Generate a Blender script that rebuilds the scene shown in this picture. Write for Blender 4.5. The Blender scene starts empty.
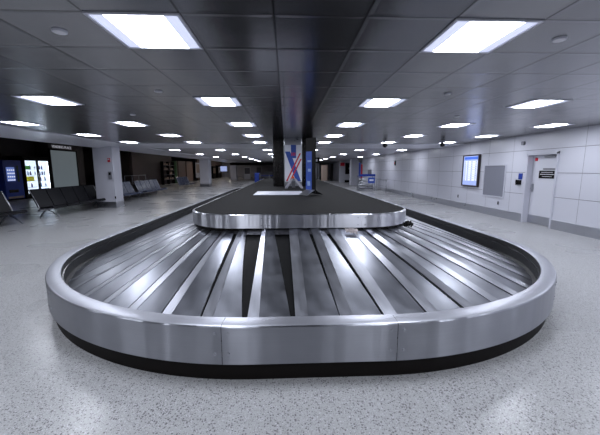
import bpy, bmesh, math, random
from mathutils import Vector, Matrix
random.seed(7)
PI = math.pi
C = bpy.context.scene.collection
SC = bpy.context.scene

# ------------------------------------------------------------------ colours / materials
def lin(c):
    c = c / 255.0
    return c / 12.92 if c <= 0.04045 else ((c + 0.055) / 1.055) ** 2.4
def rgb(r, g, b): return (lin(r), lin(g), lin(b), 1.0)

def mat(name, col, rough=0.5, metal=0.0, emit=None, strength=0.0, noise=None, bump=None, spec=None, coat=0.0):
    m = bpy.data.materials.new(name); m.use_nodes = True
    nt = m.node_tree; b = nt.nodes['Principled BSDF']
    b.inputs['Base Color'].default_value = col
    b.inputs['Roughness'].default_value = rough
    b.inputs['Metallic'].default_value = metal
    if spec is not None: b.inputs['Specular IOR Level'].default_value = spec
    if coat: b.inputs['Coat Weight'].default_value = coat
    if emit is not None:
        b.inputs['Emission Color'].default_value = emit
        b.inputs['Emission Strength'].default_value = strength if strength > 3 else strength / 3.0
    if noise or bump:
        tc = nt.nodes.new('ShaderNodeTexCoord')
    if noise:
        scale, amt, ramt = noise
        n = nt.nodes.new('ShaderNodeTexNoise'); n.inputs['Scale'].default_value = scale; n.inputs['Detail'].default_value = 4
        nt.links.new(tc.outputs['Object'], n.inputs['Vector'])
        mx = nt.nodes.new('ShaderNodeMixRGB'); mx.blend_type = 'MULTIPLY'; mx.inputs[0].default_value = 1
        mr = nt.nodes.new('ShaderNodeMapRange'); mr.inputs[3].default_value = 1 - amt; mr.inputs[4].default_value = 1 + amt
        nt.links.new(n.outputs['Fac'], mr.inputs[0])
        mx.inputs[1].default_value = col; nt.links.new(mr.outputs[0], mx.inputs[2]); nt.links.new(mx.outputs[0], b.inputs['Base Color'])
        if ramt:
            r2 = nt.nodes.new('ShaderNodeMapRange'); r2.inputs[3].default_value = max(0.02, rough - ramt); r2.inputs[4].default_value = rough + ramt
            nt.links.new(n.outputs['Fac'], r2.inputs[0]); nt.links.new(r2.outputs[0], b.inputs['Roughness'])
    if bump:
        scale, st = bump
        n = nt.nodes.new('ShaderNodeTexNoise'); n.inputs['Scale'].default_value = scale; n.inputs['Detail'].default_value = 3
        nt.links.new(tc.outputs['Object'], n.inputs['Vector'])
        bp = nt.nodes.new('ShaderNodeBump'); bp.inputs['Strength'].default_value = st; bp.inputs['Distance'].default_value = 0.01
        nt.links.new(n.outputs['Fac'], bp.inputs['Height']); nt.links.new(bp.outputs[0], b.inputs['Normal'])
    return m

def brushed(name, col, rough, aniso=0.0, su=2.0, sv=90.0, amt=0.12, ramt=0.08, scuff=0.0, wave=0.0, wf=2.6):
    """brushed stainless: UV in metres, grain runs along u when sv > su"""
    m = bpy.data.materials.new(name); m.use_nodes = True
    nt = m.node_tree; N = nt.nodes; L = nt.links; b = N['Principled BSDF']
    b.inputs['Metallic'].default_value = 1.0
    uv = N.new('ShaderNodeUVMap')
    mp = N.new('ShaderNodeMapping'); mp.inputs['Scale'].default_value = (su, sv, 1)
    L.new(uv.outputs[0], mp.inputs[0])
    n = N.new('ShaderNodeTexNoise'); n.inputs['Scale'].default_value = 1.0; n.inputs['Detail'].default_value = 5
    L.new(mp.outputs[0], n.inputs['Vector'])
    n2 = N.new('ShaderNodeTexNoise'); n2.inputs['Scale'].default_value = 5.0; n2.inputs['Detail'].default_value = 1.5
    L.new(uv.outputs[0], n2.inputs['Vector'])
    mr = N.new('ShaderNodeMapRange'); mr.inputs[3].default_value = 1 - amt; mr.inputs[4].default_value = 1 + amt
    L.new(n.outputs['Fac'], mr.inputs[0])
    mr2 = N.new('ShaderNodeMapRange'); mr2.inputs[1].default_value = .3; mr2.inputs[2].default_value = .7; mr2.inputs[3].default_value = 1 - scuff; mr2.inputs[4].default_value = 1 + scuff
    L.new(n2.outputs['Fac'], mr2.inputs[0])
    mm = N.new('ShaderNodeMath'); mm.operation = 'MULTIPLY'; L.new(mr.outputs[0], mm.inputs[0]); L.new(mr2.outputs[0], mm.inputs[1])
    mx = N.new('ShaderNodeMixRGB'); mx.blend_type = 'MULTIPLY'; mx.inputs[0].default_value = 1; mx.inputs[1].default_value = col
    L.new(mm.outputs[0], mx.inputs[2]); L.new(mx.outputs[0], b.inputs['Base Color'])
    r = N.new('ShaderNodeMapRange'); r.inputs[1].default_value = .3; r.inputs[2].default_value = .7; r.inputs[3].default_value = rough - ramt; r.inputs[4].default_value = rough + ramt
    L.new(n2.outputs['Fac'], r.inputs[0]); L.new(r.outputs[0], b.inputs['Roughness'])
    if aniso:
        b.inputs['Anisotropic'].default_value = aniso; b.inputs['Anisotropic Rotation'].default_value = .25
        t = N.new('ShaderNodeTangent'); t.direction_type = 'UV_MAP'; L.new(t.outputs[0], b.inputs['Tangent'])
    if wave:
        mp3 = N.new('ShaderNodeMapping'); mp3.inputs['Scale'].default_value = (wf, .25, 1); L.new(uv.outputs[0], mp3.inputs[0])
        n3 = N.new('ShaderNodeTexNoise'); n3.inputs['Scale'].default_value = 1.0; n3.inputs['Detail'].default_value = 2
        L.new(mp3.outputs[0], n3.inputs['Vector'])
        bp = N.new('ShaderNodeBump'); bp.inputs['Strength'].default_value = 1.0; bp.inputs['Distance'].default_value = wave
        L.new(n3.outputs['Fac'], bp.inputs['Height']); L.new(bp.outputs[0], b.inputs['Normal'])
    return m

M = {}
M['steel_panel'] = brushed('brushed_steel_fence', (0.38, 0.39, 0.43, 1), 0.33, aniso=1.0, su=1.0, sv=140, amt=.06, ramt=.02, scuff=.05, wave=.018)
M['steel_rim'] = brushed('brushed_steel_rim', (0.46, 0.47, 0.52, 1), 0.40, su=1.0, sv=140, amt=.05, ramt=.015, scuff=.03)
M['steel_skirt'] = brushed('brushed_steel_skirt', (0.62, 0.63, 0.68, 1), 0.32, aniso=1.0, su=1.0, sv=140, amt=.06, ramt=.02, scuff=.03, wave=.009, wf=7)
M['plate'] = brushed('worn_steel_plate', (0.27, 0.28, 0.315, 1), 0.35, su=2, sv=70, amt=.08, ramt=.045, scuff=.09)
M['strip'] = brushed('polished_steel_strip', (0.40, 0.41, 0.455, 1), 0.37, su=2, sv=70, amt=.08, ramt=.04, scuff=.08)
M['rubber'] = mat('black_rubber', (0.006, 0.006, 0.007, 1), 0.5, noise=(14, .3, .1), spec=.3)
M['belt_rubber'] = mat('worn_belt_rubber', (0.003, 0.003, 0.0035, 1), 0.6, noise=(20, .35, .1), spec=.15)
M['kick'] = mat('dark_kick_plate', (0.004, 0.0025, 0.002, 1), 0.6, noise=(8, .2, 0), spec=.2)
M['mat_black'] = mat('black_ribbed_rubber_mat', (0.0032, 0.0029, 0.0033, 1), 0.85, noise=(40, .3, .05), bump=(160, .4), spec=.18)
M['white_panel'] = mat('white_wall_panel', rgb(205, 206, 216), 0.32, noise=(1.1, .03, .04))
M['white_paint'] = mat('white_paint', rgb(200, 201, 212), 0.4, noise=(2, .03, 0))
M['door_paint'] = mat('white_door_paint', rgb(212, 213, 222), 0.35, noise=(1.5, .02, 0))
M['joint'] = mat('grey_joint', rgb(120, 120, 130), 0.6, noise=(3, .1, 0))
M['soffit'] = mat('smooth_soffit_paint', rgb(226, 227, 236), 0.28, noise=(1, .02, 0))
M['steel'] = mat('satin_steel', (0.42, 0.43, 0.47, 1), 0.3, 1.0, noise=(6, .08, .08))
M['dull_steel'] = mat('dull_worn_steel', (0.13, 0.13, 0.145, 1), 0.42, 0.9, noise=(9, .25, .08))
M['base_steel'] = mat('brushed_steel_baseboard', (0.50, 0.51, 0.56, 1), 0.28, 1.0, noise=(1.5, .05, .02))
M['dark_frame'] = mat('dark_bronze_frame', rgb(50, 40, 44), 0.4, noise=(8, .1, 0))
M['black'] = mat('matt_black', rgb(13, 12, 13), 0.6, noise=(10, .2, 0), spec=.15)
M['black_gloss'] = mat('black_gloss', rgb(22, 20, 22), 0.22, noise=(10, .2, 0))
M['vinyl'] = mat('black_vinyl', rgb(26, 26, 30), 0.45, noise=(12, .15, .05), spec=.18)
M['vinyl_sheen'] = mat('blue_sheen_vinyl', rgb(66, 74, 98), 0.28, noise=(12, .1, .05), spec=.3)  # blue tint stands in for ceiling lights reflected in the seats
M['dark_wall'] = mat('dark_brown_wall', rgb(62, 53, 54), 0.5, noise=(1.5, .15, 0))
M['dark_ceiling'] = mat('dark_recess_ceiling', rgb(62, 60, 66), 0.5, noise=(1.5, .1, 0))
M['brown'] = mat('brown_wood_panel', rgb(128, 108, 100), 0.45, noise=(3, .15, 0))
M['tan'] = mat('tan_shop_fitting', rgb(175, 155, 142), 0.5, noise=(3, .1, 0))
M['grey'] = mat('mid_grey_paint', rgb(120, 120, 128), 0.5, noise=(3, .05, 0))
M['notice'] = mat('grey_notice_felt', rgb(128, 130, 142), 0.75, noise=(40, .05, 0))
M['blue'] = mat('deep_blue_vinyl', rgb(28, 58, 148), 0.35, noise=(5, .1, 0))
M['blue_print'] = mat('blue_print', rgb(50, 84, 176), 0.4, noise=(25, .25, 0))
M['red'] = mat('red_print', rgb(205, 38, 58), 0.4, noise=(5, .05, 0))
M['orange'] = mat('orange_print', rgb(240, 92, 40), 0.4, noise=(5, .05, 0))
M['poster_white'] = mat('poster_white', rgb(236, 238, 248), 0.4, noise=(5, .03, 0))
M['navy'] = mat('navy_vending_paint', rgb(46, 74, 172), 0.3, noise=(4, .1, 0))
M['light'] = mat('lit_diffuser', (0.9, .9, .95, 1), 0.5, emit=(0.86, 0.90, 1.0, 1), strength=10.5)
M['reflector_glow'] = mat('glowing_side_reflector', (0.9, .9, .95, 1), 0.5, emit=(0.62, 0.68, 0.94, 1), strength=.72)  # emission stands in for lamp light on the fixture's side reflectors
M['cool_glow'] = mat('lit_cooler_glow', (.7, .8, .9, 1), 0.3, emit=(0.72, 0.84, 1.0, 1), strength=0.9, noise=(6, .2, 0))
M['tube'] = mat('fill_tube_glow', (.8, .9, 1, 1), .5, emit=(.8, .88, 1, 1), strength=3.5)
M['dim'] = mat('bay_fill_glow', (.9, .85, .8, 1), .5, emit=(1, .90, .82, 1), strength=5.0)
M['frost'] = mat('frosted_backlit_panel', rgb(120, 132, 140), 0.35, emit=(0.50, 0.60, 0.66, 1), strength=0.14, noise=(1, .1, 0))
M['screen'] = mat('lit_screen', rgb(120, 140, 200), 0.2, emit=(0.50, 0.60, 1.0, 1), strength=0.55)
M['screen_white'] = mat('lit_screen_rows', rgb(200, 205, 220), 0.2, emit=(0.80, 0.84, 1.0, 1), strength=0.75)
M['screen_blue'] = mat('lit_screen_bars', rgb(40, 80, 180), 0.2, emit=(0.10, 0.22, 0.75, 1), strength=0.55)
M['vend_screen'] = mat('lit_vending_window', rgb(60, 80, 150), 0.2, emit=(0.16, 0.24, 0.60, 1), strength=0.6, noise=(9, .4, 0))
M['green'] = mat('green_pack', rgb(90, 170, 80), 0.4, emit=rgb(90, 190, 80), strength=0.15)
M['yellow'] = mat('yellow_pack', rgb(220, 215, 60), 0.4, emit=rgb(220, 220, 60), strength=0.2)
M['pack_blue'] = mat('pale_bottle', rgb(150, 175, 215), 0.3, noise=(8, .1, 0))
M['pack_dark'] = mat('dark_bottle', rgb(120, 100, 160), 0.3, noise=(8, .1, 0))
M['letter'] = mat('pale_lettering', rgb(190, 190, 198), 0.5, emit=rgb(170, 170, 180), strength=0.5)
M['white_mark'] = mat('white_marking', rgb(225, 225, 230), 0.5)
M['plastic_film'] = mat('crumpled_clear_film', rgb(190, 182, 182), 0.3, noise=(30, .25, .1))
M['sheet'] = mat('pale_grey_board', rgb(186, 188, 200), 0.45, noise=(3, .04, 0))
M['clad_dark'] = mat('dark_glossy_cladding', rgb(12, 9, 9), 0.25, noise=(14, .5, .1), bump=(9, .6), spec=.3)

M_GREEN = mat('dull_green_paint', rgb(60, 92, 62), .5, noise=(3, .1, 0))
def floor_mat():
    m = bpy.data.materials.new('speckled_terrazzo'); m.use_nodes = True
    nt = m.node_tree; N = nt.nodes; L = nt.links; b = N['Principled BSDF']
    tc = N.new('ShaderNodeTexCoord')
    def speck(scale, thr, seed):
        v = N.new('ShaderNodeTexVoronoi'); v.inputs['Scale'].default_value = scale; v.feature = 'F1'
        mp = N.new('ShaderNodeMapping'); mp.inputs['Location'].default_value = (seed, seed * 2, 0); L.new(tc.outputs['Object'], mp.inputs[0]); L.new(mp.outputs[0], v.inputs['Vector'])
        sep = N.new('ShaderNodeSeparateColor'); L.new(v.outputs['Color'], sep.inputs[0])
        a = N.new('ShaderNodeMath'); a.operation = 'MULTIPLY'; L.new(sep.outputs[0], a.inputs[0]); a.inputs[1].default_value = thr
        c = N.new('ShaderNodeMath'); c.operation = 'LESS_THAN'; L.new(v.outputs['Distance'], c.inputs[0]); L.new(a.outputs[0], c.inputs[1])
        return c, sep
    c1, s1 = speck(62, .46, 0)
    c2, s2 = speck(120, .48, 3.3)
    c3, s3 = speck(90, .45, 7.1)
    n = N.new('ShaderNodeTexNoise'); n.inputs['Scale'].default_value = .8; n.inputs['Detail'].default_value = 1
    L.new(tc.outputs['Object'], n.inputs['Vector'])
    ramp = N.new('ShaderNodeMapRange'); ramp.inputs[3].default_value = .92; ramp.inputs[4].default_value = 1.06; L.new(n.outputs['Fac'], ramp.inputs[0])
    base = N.new('ShaderNodeMixRGB'); base.blend_type = 'MULTIPLY'; base.inputs[0].default_value = 1; base.inputs[1].default_value = rgb(174, 175, 176); L.new(ramp.outputs[0], base.inputs[2])
    cur = base
    for c, col, f in ((c3, rgb(205, 204, 210), .8), (c1, rgb(82, 78, 82), .75), (c2, rgb(112, 108, 110), .7)):
        mx = N.new('ShaderNodeMixRGB'); mx.inputs[2].default_value = col
        k = N.new('ShaderNodeMath'); k.operation = 'MULTIPLY'; k.inputs[1].default_value = f; L.new(c.outputs[0], k.inputs[0])
        L.new(k.outputs[0], mx.inputs[0]); L.new(cur.outputs[0], mx.inputs[1]); cur = mx
    L.new(cur.outputs[0], b.inputs['Base Color'])
    r = N.new('ShaderNodeMapRange'); r.inputs[3].default_value = .23; r.inputs[4].default_value = .34; L.new(n.outputs['Fac'], r.inputs[0]); L.new(r.outputs[0], b.inputs['Roughness'])
    b.inputs['Specular IOR Level'].default_value = 0.4
    return m
M['floor'] = floor_mat()

TILE = 0.603; GX = -2.12 * TILE; GY = 3.725 * TILE; ZC = 2.585
def ceiling_mat(name, col, rough, metal):
    m = bpy.data.materials.new(name); m.use_nodes = True
    nt = m.node_tree; N = nt.nodes; L = nt.links; b = N['Principled BSDF']
    tc = N.new('ShaderNodeTexCoord'); sx = N.new('ShaderNodeSeparateXYZ'); L.new(tc.outputs['Object'], sx.inputs[0])
    def mth(op, a, bb=None):
        k = N.new('ShaderNodeMath'); k.operation = op
        for i, v in enumerate((a, bb)):
            if v is None: continue
            if isinstance(v, (int, float)): k.inputs[i].default_value = v
            else: L.new(v, k.inputs[i])
        return k.outputs[0]
    def cell(o, off):
        t = mth('DIVIDE', mth('SUBTRACT', o, off), TILE)
        return mth('FRACT', mth('ADD', t, 200.0)), mth('FLOOR', mth('ADD', t, 200.0))
    fx, ix = cell(sx.outputs[0], GX); fy, iy = cell(sx.outputs[1], GY)
    def edge(fr): return mth('ABSOLUTE', mth('SUBTRACT', fr, .5))
    ex, ey = edge(fx), edge(fy)
    lx = mth('GREATER_THAN', ex, .5 - .013); ly = mth('GREATER_THAN', ey, .5 - .009)
    line = mth('MAXIMUM', lx, ly)
    # a tone for each tile
    cmb = N.new('ShaderNodeCombineXYZ'); L.new(ix, cmb.inputs[0]); L.new(iy, cmb.inputs[1])
    wn = N.new('ShaderNodeTexWhiteNoise'); L.new(cmb.outputs[0], wn.inputs['Vector'])
    tone = N.new('ShaderNodeMapRange'); tone.inputs[3].default_value = .93; tone.inputs[4].default_value = 1.07; L.new(wn.outputs['Value'], tone.inputs[0])
    no = N.new('ShaderNodeTexNoise'); no.inputs['Scale'].default_value = 1.6; no.inputs['Detail'].default_value = 2; L.new(tc.outputs['Object'], no.inputs['Vector'])
    nm = N.new('ShaderNodeMapRange'); nm.inputs[3].default_value = .95; nm.inputs[4].default_value = 1.05; L.new(no.outputs['Fac'], nm.inputs[0])
    t2 = mth('MULTIPLY', tone.outputs[0], nm.outputs[0])
    mx = N.new('ShaderNodeMixRGB'); mx.blend_type = 'MULTIPLY'; mx.inputs[0].default_value = 1; mx.inputs[1].default_value = col; L.new(t2, mx.inputs[2])
    m2 = N.new('ShaderNodeMixRGB'); m2.inputs[2].default_value = (.02, .02, .022, 1); L.new(mth('MULTIPLY', line, .8), m2.inputs[0]); L.new(mx.outputs[0], m2.inputs[1])
    L.new(m2.outputs[0], b.inputs['Base Color'])
    r = N.new('ShaderNodeMapRange'); r.inputs[3].default_value = rough - .02; r.inputs[4].default_value = rough + .03; L.new(no.outputs['Fac'], r.inputs[0]); L.new(r.outputs[0], b.inputs['Roughness'])
    b.inputs['Metallic'].default_value = metal
    # slightly rolled tile edges, and pans that sit a touch out of true
    ed = N.new('ShaderNodeMapRange'); ed.inputs[1].default_value = .44; ed.inputs[2].default_value = .5; ed.inputs[3].default_value = 0; ed.inputs[4].default_value = 1
    L.new(mth('MAXIMUM', ex, ey), ed.inputs[0])
    n3 = N.new('ShaderNodeTexNoise'); n3.inputs['Scale'].default_value = 2.2; L.new(tc.outputs['Object'], n3.inputs['Vector'])
    h = mth('ADD', mth('MULTIPLY', ed.outputs[0], .25), mth('MULTIPLY', n3.outputs['Fac'], .3))
    bp = N.new('ShaderNodeBump'); bp.inputs['Strength'].default_value = .6; bp.inputs['Distance'].default_value = .012
    L.new(h, bp.inputs['Height']); L.new(bp.outputs[0], b.inputs['Normal'])
    return m
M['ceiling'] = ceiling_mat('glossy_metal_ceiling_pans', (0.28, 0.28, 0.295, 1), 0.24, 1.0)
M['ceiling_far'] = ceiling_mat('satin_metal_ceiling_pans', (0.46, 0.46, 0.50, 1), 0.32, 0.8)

# ------------------------------------------------------------------ mesh helpers
class MB:
    def __init__(s): s.v = []; s.f = []; s.uv = []; s.smooth = []; s.mi = []
    def face(s, pts, uv=None, smooth=False, mi=0):
        i = len(s.v); s.v += [tuple(p) for p in pts]; s.f.append(tuple(range(i, i + len(pts)))); s.uv += (uv or [(p[0], p[1]) for p in pts]); s.smooth.append(smooth); s.mi.append(mi); return s
    def box(s, x0, x1, y0, y1, z0, z1, bev=0.0, mtx=None, mi=0):
        bm = bmesh.new(); bmesh.ops.create_cube(bm, size=1)
        bmesh.ops.scale(bm, vec=(abs(x1 - x0), abs(y1 - y0), abs(z1 - z0)), verts=bm.verts)
        if bev: bmesh.ops.bevel(bm, geom=bm.edges[:], offset=bev, segments=2, affect='EDGES', profile=.5)
        bmesh.ops.translate(bm, vec=((x0 + x1) / 2, (y0 + y1) / 2, (z0 + z1) / 2), verts=bm.verts)
        if mtx is not None: bmesh.ops.transform(bm, matrix=mtx, verts=bm.verts)
        return s.frombm(bm, mi=mi)
    def frombm(s, bm, smooth=False, mi=0):
        base = len(s.v); bm.verts.ensure_lookup_table(); bm.verts.index_update()
        s.v += [tuple(v.co) for v in bm.verts]
        for f in bm.faces:
            s.f.append(tuple(base + v.index for v in f.verts)); s.smooth.append(smooth); s.mi.append(mi)
            n = f.normal
            for v in f.verts:
                c = v.co
                s.uv.append((c.x, c.y) if abs(n.z) > .7 else ((c.y, c.z) if abs(n.x) > .7 else (c.x, c.z)))
        bm.free(); return s
    def cyl(s, p0, p1, r, n=12, r2=None, smooth=True, caps=True, mi=0):
        p0 = Vector(p0); p1 = Vector(p1); d = (p1 - p0); L = d.length
        bm = bmesh.new(); bmesh.ops.create_cone(bm, cap_ends=caps, segments=n, radius1=r, radius2=r if r2 is None else r2, depth=L)
        q = Vector((0, 0, 1)).rotation_difference(d.normalized())
        bmesh.ops.transform(bm, matrix=Matrix.Translation((p0 + p1) / 2) @ q.to_matrix().to_4x4(), verts=bm.verts)
        return s.frombm(bm, smooth, mi)
    def tube(s, pts, r, n=8, mi=0):
        for a, b in zip(pts[:-1], pts[1:]): s.cyl(a, b, r, n, mi=mi)
        for p in pts[1:-1]:
            bm = bmesh.new(); bmesh.ops.create_uvsphere(bm, u_segments=n, v_segments=6, radius=r); bmesh.ops.translate(bm, vec=p, verts=bm.verts); s.frombm(bm, True, mi)
        return s
    def build(s, name, m, parent=None, merge=False):
        me = bpy.data.meshes.new(name); me.from_pydata(s.v, [], s.f)
        uvl = me.uv_layers.new(name='UVMap')
        for i, l in enumerate(me.loops): uvl.data[i].uv = s.uv[i]
        for i, p in enumerate(me.polygons): p.use_smooth = s.smooth[i]; p.material_index = s.mi[i]
        for k in (m if isinstance(m, (list, tuple)) else [m]): me.materials.append(M[k] if isinstance(k, str) else k)
        if merge or (any(s.smooth) and merge is not None):
            bm = bmesh.new(); bm.from_mesh(me); bmesh.ops.remove_doubles(bm, verts=bm.verts, dist=1e-5)
            bmesh.ops.recalc_face_normals(bm, faces=bm.faces)
            for e in bm.edges:
                if len(e.link_faces) == 2 and e.calc_face_angle(0) > .5: e.smooth = False
            bm.to_mesh(me); bm.free()
        me.update()
        o = bpy.data.objects.new(name, me); C.objects.link(o)
        if parent: o.parent = parent
        return o

def tag(o, label=None, cat=None, group=None, kind=None):
    for k, v in (('label', label), ('category', cat), ('group', group), ('kind', kind)):
        if v: o[k] = v
    return o
def thing(name, label, cat, loc=(0, 0, 0), rz=0, group=None):
    o = bpy.data.objects.new(name, None); C.objects.link(o); o.empty_display_size = .1
    o.location = loc; o.rotation_euler = (0, 0, rz); return tag(o, label, cat, group)
def struct(name, mb, m, parent=None):
    o = mb.build(name, m, parent)
    if parent is None: o['kind'] = 'structure'
    return o
def copy_tree(o, parent=None):
    c = o.copy(); C.objects.link(c)
    if parent: c.parent = parent
    for ch in [x for x in C.objects if x.parent == o]: copy_tree(ch, c)
    return c
def relabel(o, label, group=None):
    o['label'] = label
    if group: o['group'] = group
def sweep(path, prof, mb=None, closed=False, smooth=True):
    """path: list of (point, outward normal, s); prof: list of (outward offset, z)"""
    mb = mb or MB()
    L = [0]
    for a, b in zip(prof[:-1], prof[1:]): L.append(L[-1] + math.dist(a, b))
    for (p, n, s0), (q, m_, s1) in zip(path[:-1], path[1:]):
        for k in range(len(prof) - 1):
            (o0, z0), (o1, z1) = prof[k], prof[k + 1]
            mb.face([(p[0] + n[0] * o0, p[1] + n[1] * o0, z0), (q[0] + m_[0] * o0, q[1] + m_[1] * o0, z0),
                     (q[0] + m_[0] * o1, q[1] + m_[1] * o1, z1), (p[0] + n[0] * o1, p[1] + n[1] * o1, z1)],
                    [(s0, L[k]), (s1, L[k]), (s1, L[k + 1]), (s0, L[k + 1])], smooth)
    return mb

# ------------------------------------------------------------------ setting
XV = -14.3; XR = 7.12; XS = -6.35; XF = -7.75; YB = -7.0; YE = 66.0; XL = -15.1
struct('floor', MB().face([(XL - 3, YB, 0), (12, YB, 0), (12, YE, 0), (XL - 3, YE, 0)]), 'floor')
# dark cleaner walkway strip inside the waiting recess is the same terrazzo; ceiling pans in two fields with a smooth band between
Y1, Y2 = GY + TILE * 17.5, GY + TILE * 21.5      # the band
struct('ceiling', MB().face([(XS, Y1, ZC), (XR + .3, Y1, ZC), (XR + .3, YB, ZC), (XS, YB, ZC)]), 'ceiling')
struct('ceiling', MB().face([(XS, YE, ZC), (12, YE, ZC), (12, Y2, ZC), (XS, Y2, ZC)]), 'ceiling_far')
sf = MB()
sf.box(XS - .0, XR + .3, Y1, Y2, ZC - .035, ZC + .02, .01)
struct('trim_1', sf, 'soffit')
# left soffit: flat lip, then a soft curve down to the fascia
prof = [(XS, ZC + .02), (XS, ZC - .03), (XS - .55, ZC - .04), (XS - .9, ZC - .055), (XS - 1.15, ZC - .085), (XF + .06, ZC - .12), (XF, ZC - .12), (XF, 3.3)]
sp = MB()
for (a, za), (b, zb) in zip(prof[:-1], prof[1:]):
    sp.face([(a, YB, za), (b, YB, zb), (b, YE, zb), (a, YE, za)], smooth=False)
struct('trim_2', sp, 'soffit')
struct('ceiling', MB().face([(XL - 3, YE, 3.3), (XF, YE, 3.3), (XF, YB, 3.3), (XL - 3, YB, 3.3)]), 'dark_ceiling')
struct('wall_left', MB().box(XL - .2, XL, YB, 20.3, 0, 3.3).box(XL - .2, XV, 20.3, 23.6, 0, 3.3), 'dark_wall')
struct('wall_back', MB().box(XL - 3, 12, YB - .2, YB, 0, 3.1), 'grey')
struct('wall_far', MB().box(XL - 3, 12, YE, YE + .2, 0, 3.1), 'white_paint')

# right wall: large white panels over a steel baseboard, around the door opening
DY0, DY1, DZ = 8.21, 9.31, 2.05           # opening incl. frame
YW = 30.2
struct('wall_right', MB().box(XR, XR + .3, YB, DY0, 0, ZC).box(XR, XR + .3, DY1, YW, 0, ZC).box(XR, XR + .3, DY0, DY1, DZ, ZC), 'white_panel')
jn = MB()
for z in (.85, 1.49, 2.13):
    for a, b in ((YB, DY0), (DY1, YW)):
        if z < DZ: jn.box(XR - .004, XR + .01, a, b, z - .006, z + .006)
    if z > DZ: jn.box(XR - .004, XR + .01, YB, YW, z - .006, z + .006)
y = DY0 - 1.15
for y in [DY0 - .72 - 1.22 * k for k in range(12)] + [DY1 + .62 + 1.22 * k for k in range(16)]:
    if YB < y < YW: jn.box(XR - .002, XR + .01, y - .003, y + .003, .26, ZC)
struct('trim_3', jn, 'joint')
bb = MB().box(XR - .02, XR + .02, YB, DY0, 0, .25, .004).box(XR - .02, XR + .02, DY1, YW, 0, .25, .004)
struct('baseboard_right', bb, 'base_steel')

# door 1: recessed white leaf in a white frame
d = thing('door_1', 'white service door with a black notice, set back in a white frame', 'door', (XR, (DY0 + DY1) / 2, 0)); d['kind'] = 'structure'
hw = (DY1 - DY0) / 2
fr = MB()
for s in (-1, 1): fr.box(-.035, .26, s * hw - .05 * (s > 0) - .0 * (s < 0), s * hw + .05 * (s < 0), 0, DZ, .006)
fr.box(-.035, .26, -hw, hw, DZ - .07, DZ, .006)
fr.build('door_frame', 'white_paint', d)
leaf = MB().box(.14, .185, -hw + .055, hw - .055, .01, DZ - .075, .004).build('leaf', 'door_paint', d)
MB().box(.128, .14, -hw + .07, hw - .07, .02, .25).build('kick_plate', 'base_steel', d)
MB().box(.10, .14, -.30, .06, DZ - .15, DZ - .10, .006).box(.06, .10, -.42, .02, DZ - .128, DZ - .118).build('door_closer', 'steel', d)
hd = MB().box(.115, .14, hw - .16, hw - .09, .93, 1.16, .008); hd.cyl((.125, hw - .125, 1.02), (.07, hw - .125, 1.02), .011); hd.cyl((.07, hw - .125, 1.02), (.07, hw - .24, 1.02), .010)
hd.build('door_handle', 'steel', d)
sg = MB().box(.122, .14, -.37, .22, 1.33, 1.545, .003).build('notice_plate', 'black', d)
mk = MB()
random.seed(3)
for z0, hgt, y0, y1 in ((1.49, .016, -.26, .12), (1.43, .022, -.31, .17), (1.375, .012, -.24, .10)):
    y = y0
    while y < y1:
        w = random.uniform(.008, .016)
        mk.box(.119, .122, y, y + w, z0, z0 + hgt); y += w + .008
mk.build('notice_marks', 'white_mark', sg)
MB().box(.130, .14, -.30, .10, 1.57, 1.61).build('door_label', 'grey', d)
MB().box(.130, .14, hw - .22, hw - .12, 1.82, 1.91).build('warning_sticker', 'red', d)

# ------------------------------------------------------------------ ceiling lights
lp = thing('ceiling_light', 'x', 'ceiling light', (0, 0, ZC))
H = TILE / 2
f_ = MB()
for a in ((-H, H, -H, -H + .02), (-H, H, H - .02, H), (-H, -H + .02, -H + .02, H - .02), (H - .02, H, -H + .02, H - .02)): f_.box(*a, -.010, 0)
f_.build('light_frame', 'white_paint', lp)
ln = MB(); w = H - .02; cw = .19
for i in range(8):                                  # bulged middle lens
    a0 = -1 + 2 * i / 8; a1 = -1 + 2 * (i + 1) / 8
    z0 = -.006 - .003 * (1 - a0 * a0); z1 = -.006 - .003 * (1 - a1 * a1)
    ln.face([(cw * a0, -w, z0), (cw * a0, w, z0), (cw * a1, w, z1), (cw * a1, -w, z1)], smooth=True)
ln.build('centre_lens', 'light', lp)
MB().face([(-w, -w, -.003), (-w, w, -.003), (-cw, w, -.006), (-cw, -w, -.006)]).build('side_reflector', 'reflector_glow', lp)
MB().face([(cw, -w, -.006), (cw, w, -.006), (w, w, -.003), (w, -w, -.003)]).build('side_reflector', 'reflector_glow', lp)
CN = {-1: 'the column nearer the seating bay', 0: 'the column left of the dark middle pans', 1: 'the column right of the dark middle pans', 2: 'the column near the white wall', -2: 'the column beside the left soffit', 3: 'the column closest to the white wall'}
ORD = ['nearest', 'second', 'third', 'fourth', 'fifth', 'sixth', 'seventh', 'eighth', 'ninth', 'tenth', 'eleventh', 'twelfth', 'thirteenth', 'fourteenth', 'fifteenth', 'sixteenth', 'seventeenth']
first = True
for ci in (-2, -1, 0, 1, 2, 3):
    x = GX + TILE * (4 * ci + .5)
    if ci == -2: x = -5.72
    if ci == 3: x = XR - 1.0
    n = 0
    for rj in range(-2, 18):
        y = GY + TILE * (4 * rj + .5)
        if Y1 - .2 < y < Y2 + .2: continue
        if y > Y2 and (rj % 2 or y > (30 if ci in (-2, 3) else 62)): continue
        inview = rj >= 1 or (rj == 0 and ci in (0, 1))
        if abs(ci) == 2 and rj == 1 and ci == -2: inview = False
        o = lp if first else copy_tree(lp)
        first = False
        o.location = (x, y, ZC)
        if inview:
            relabel(o, f'square ceiling light, {ORD[n]} from the camera, {CN[ci][4:]}' if n else f'square ceiling light closest to the camera, {CN[ci][4:]}', 'square ceiling lights'); n += 1
        else:
            relabel(o, 'lit square ceiling light outside the photograph, over the near floor', 'ceiling lights out of view')

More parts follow.
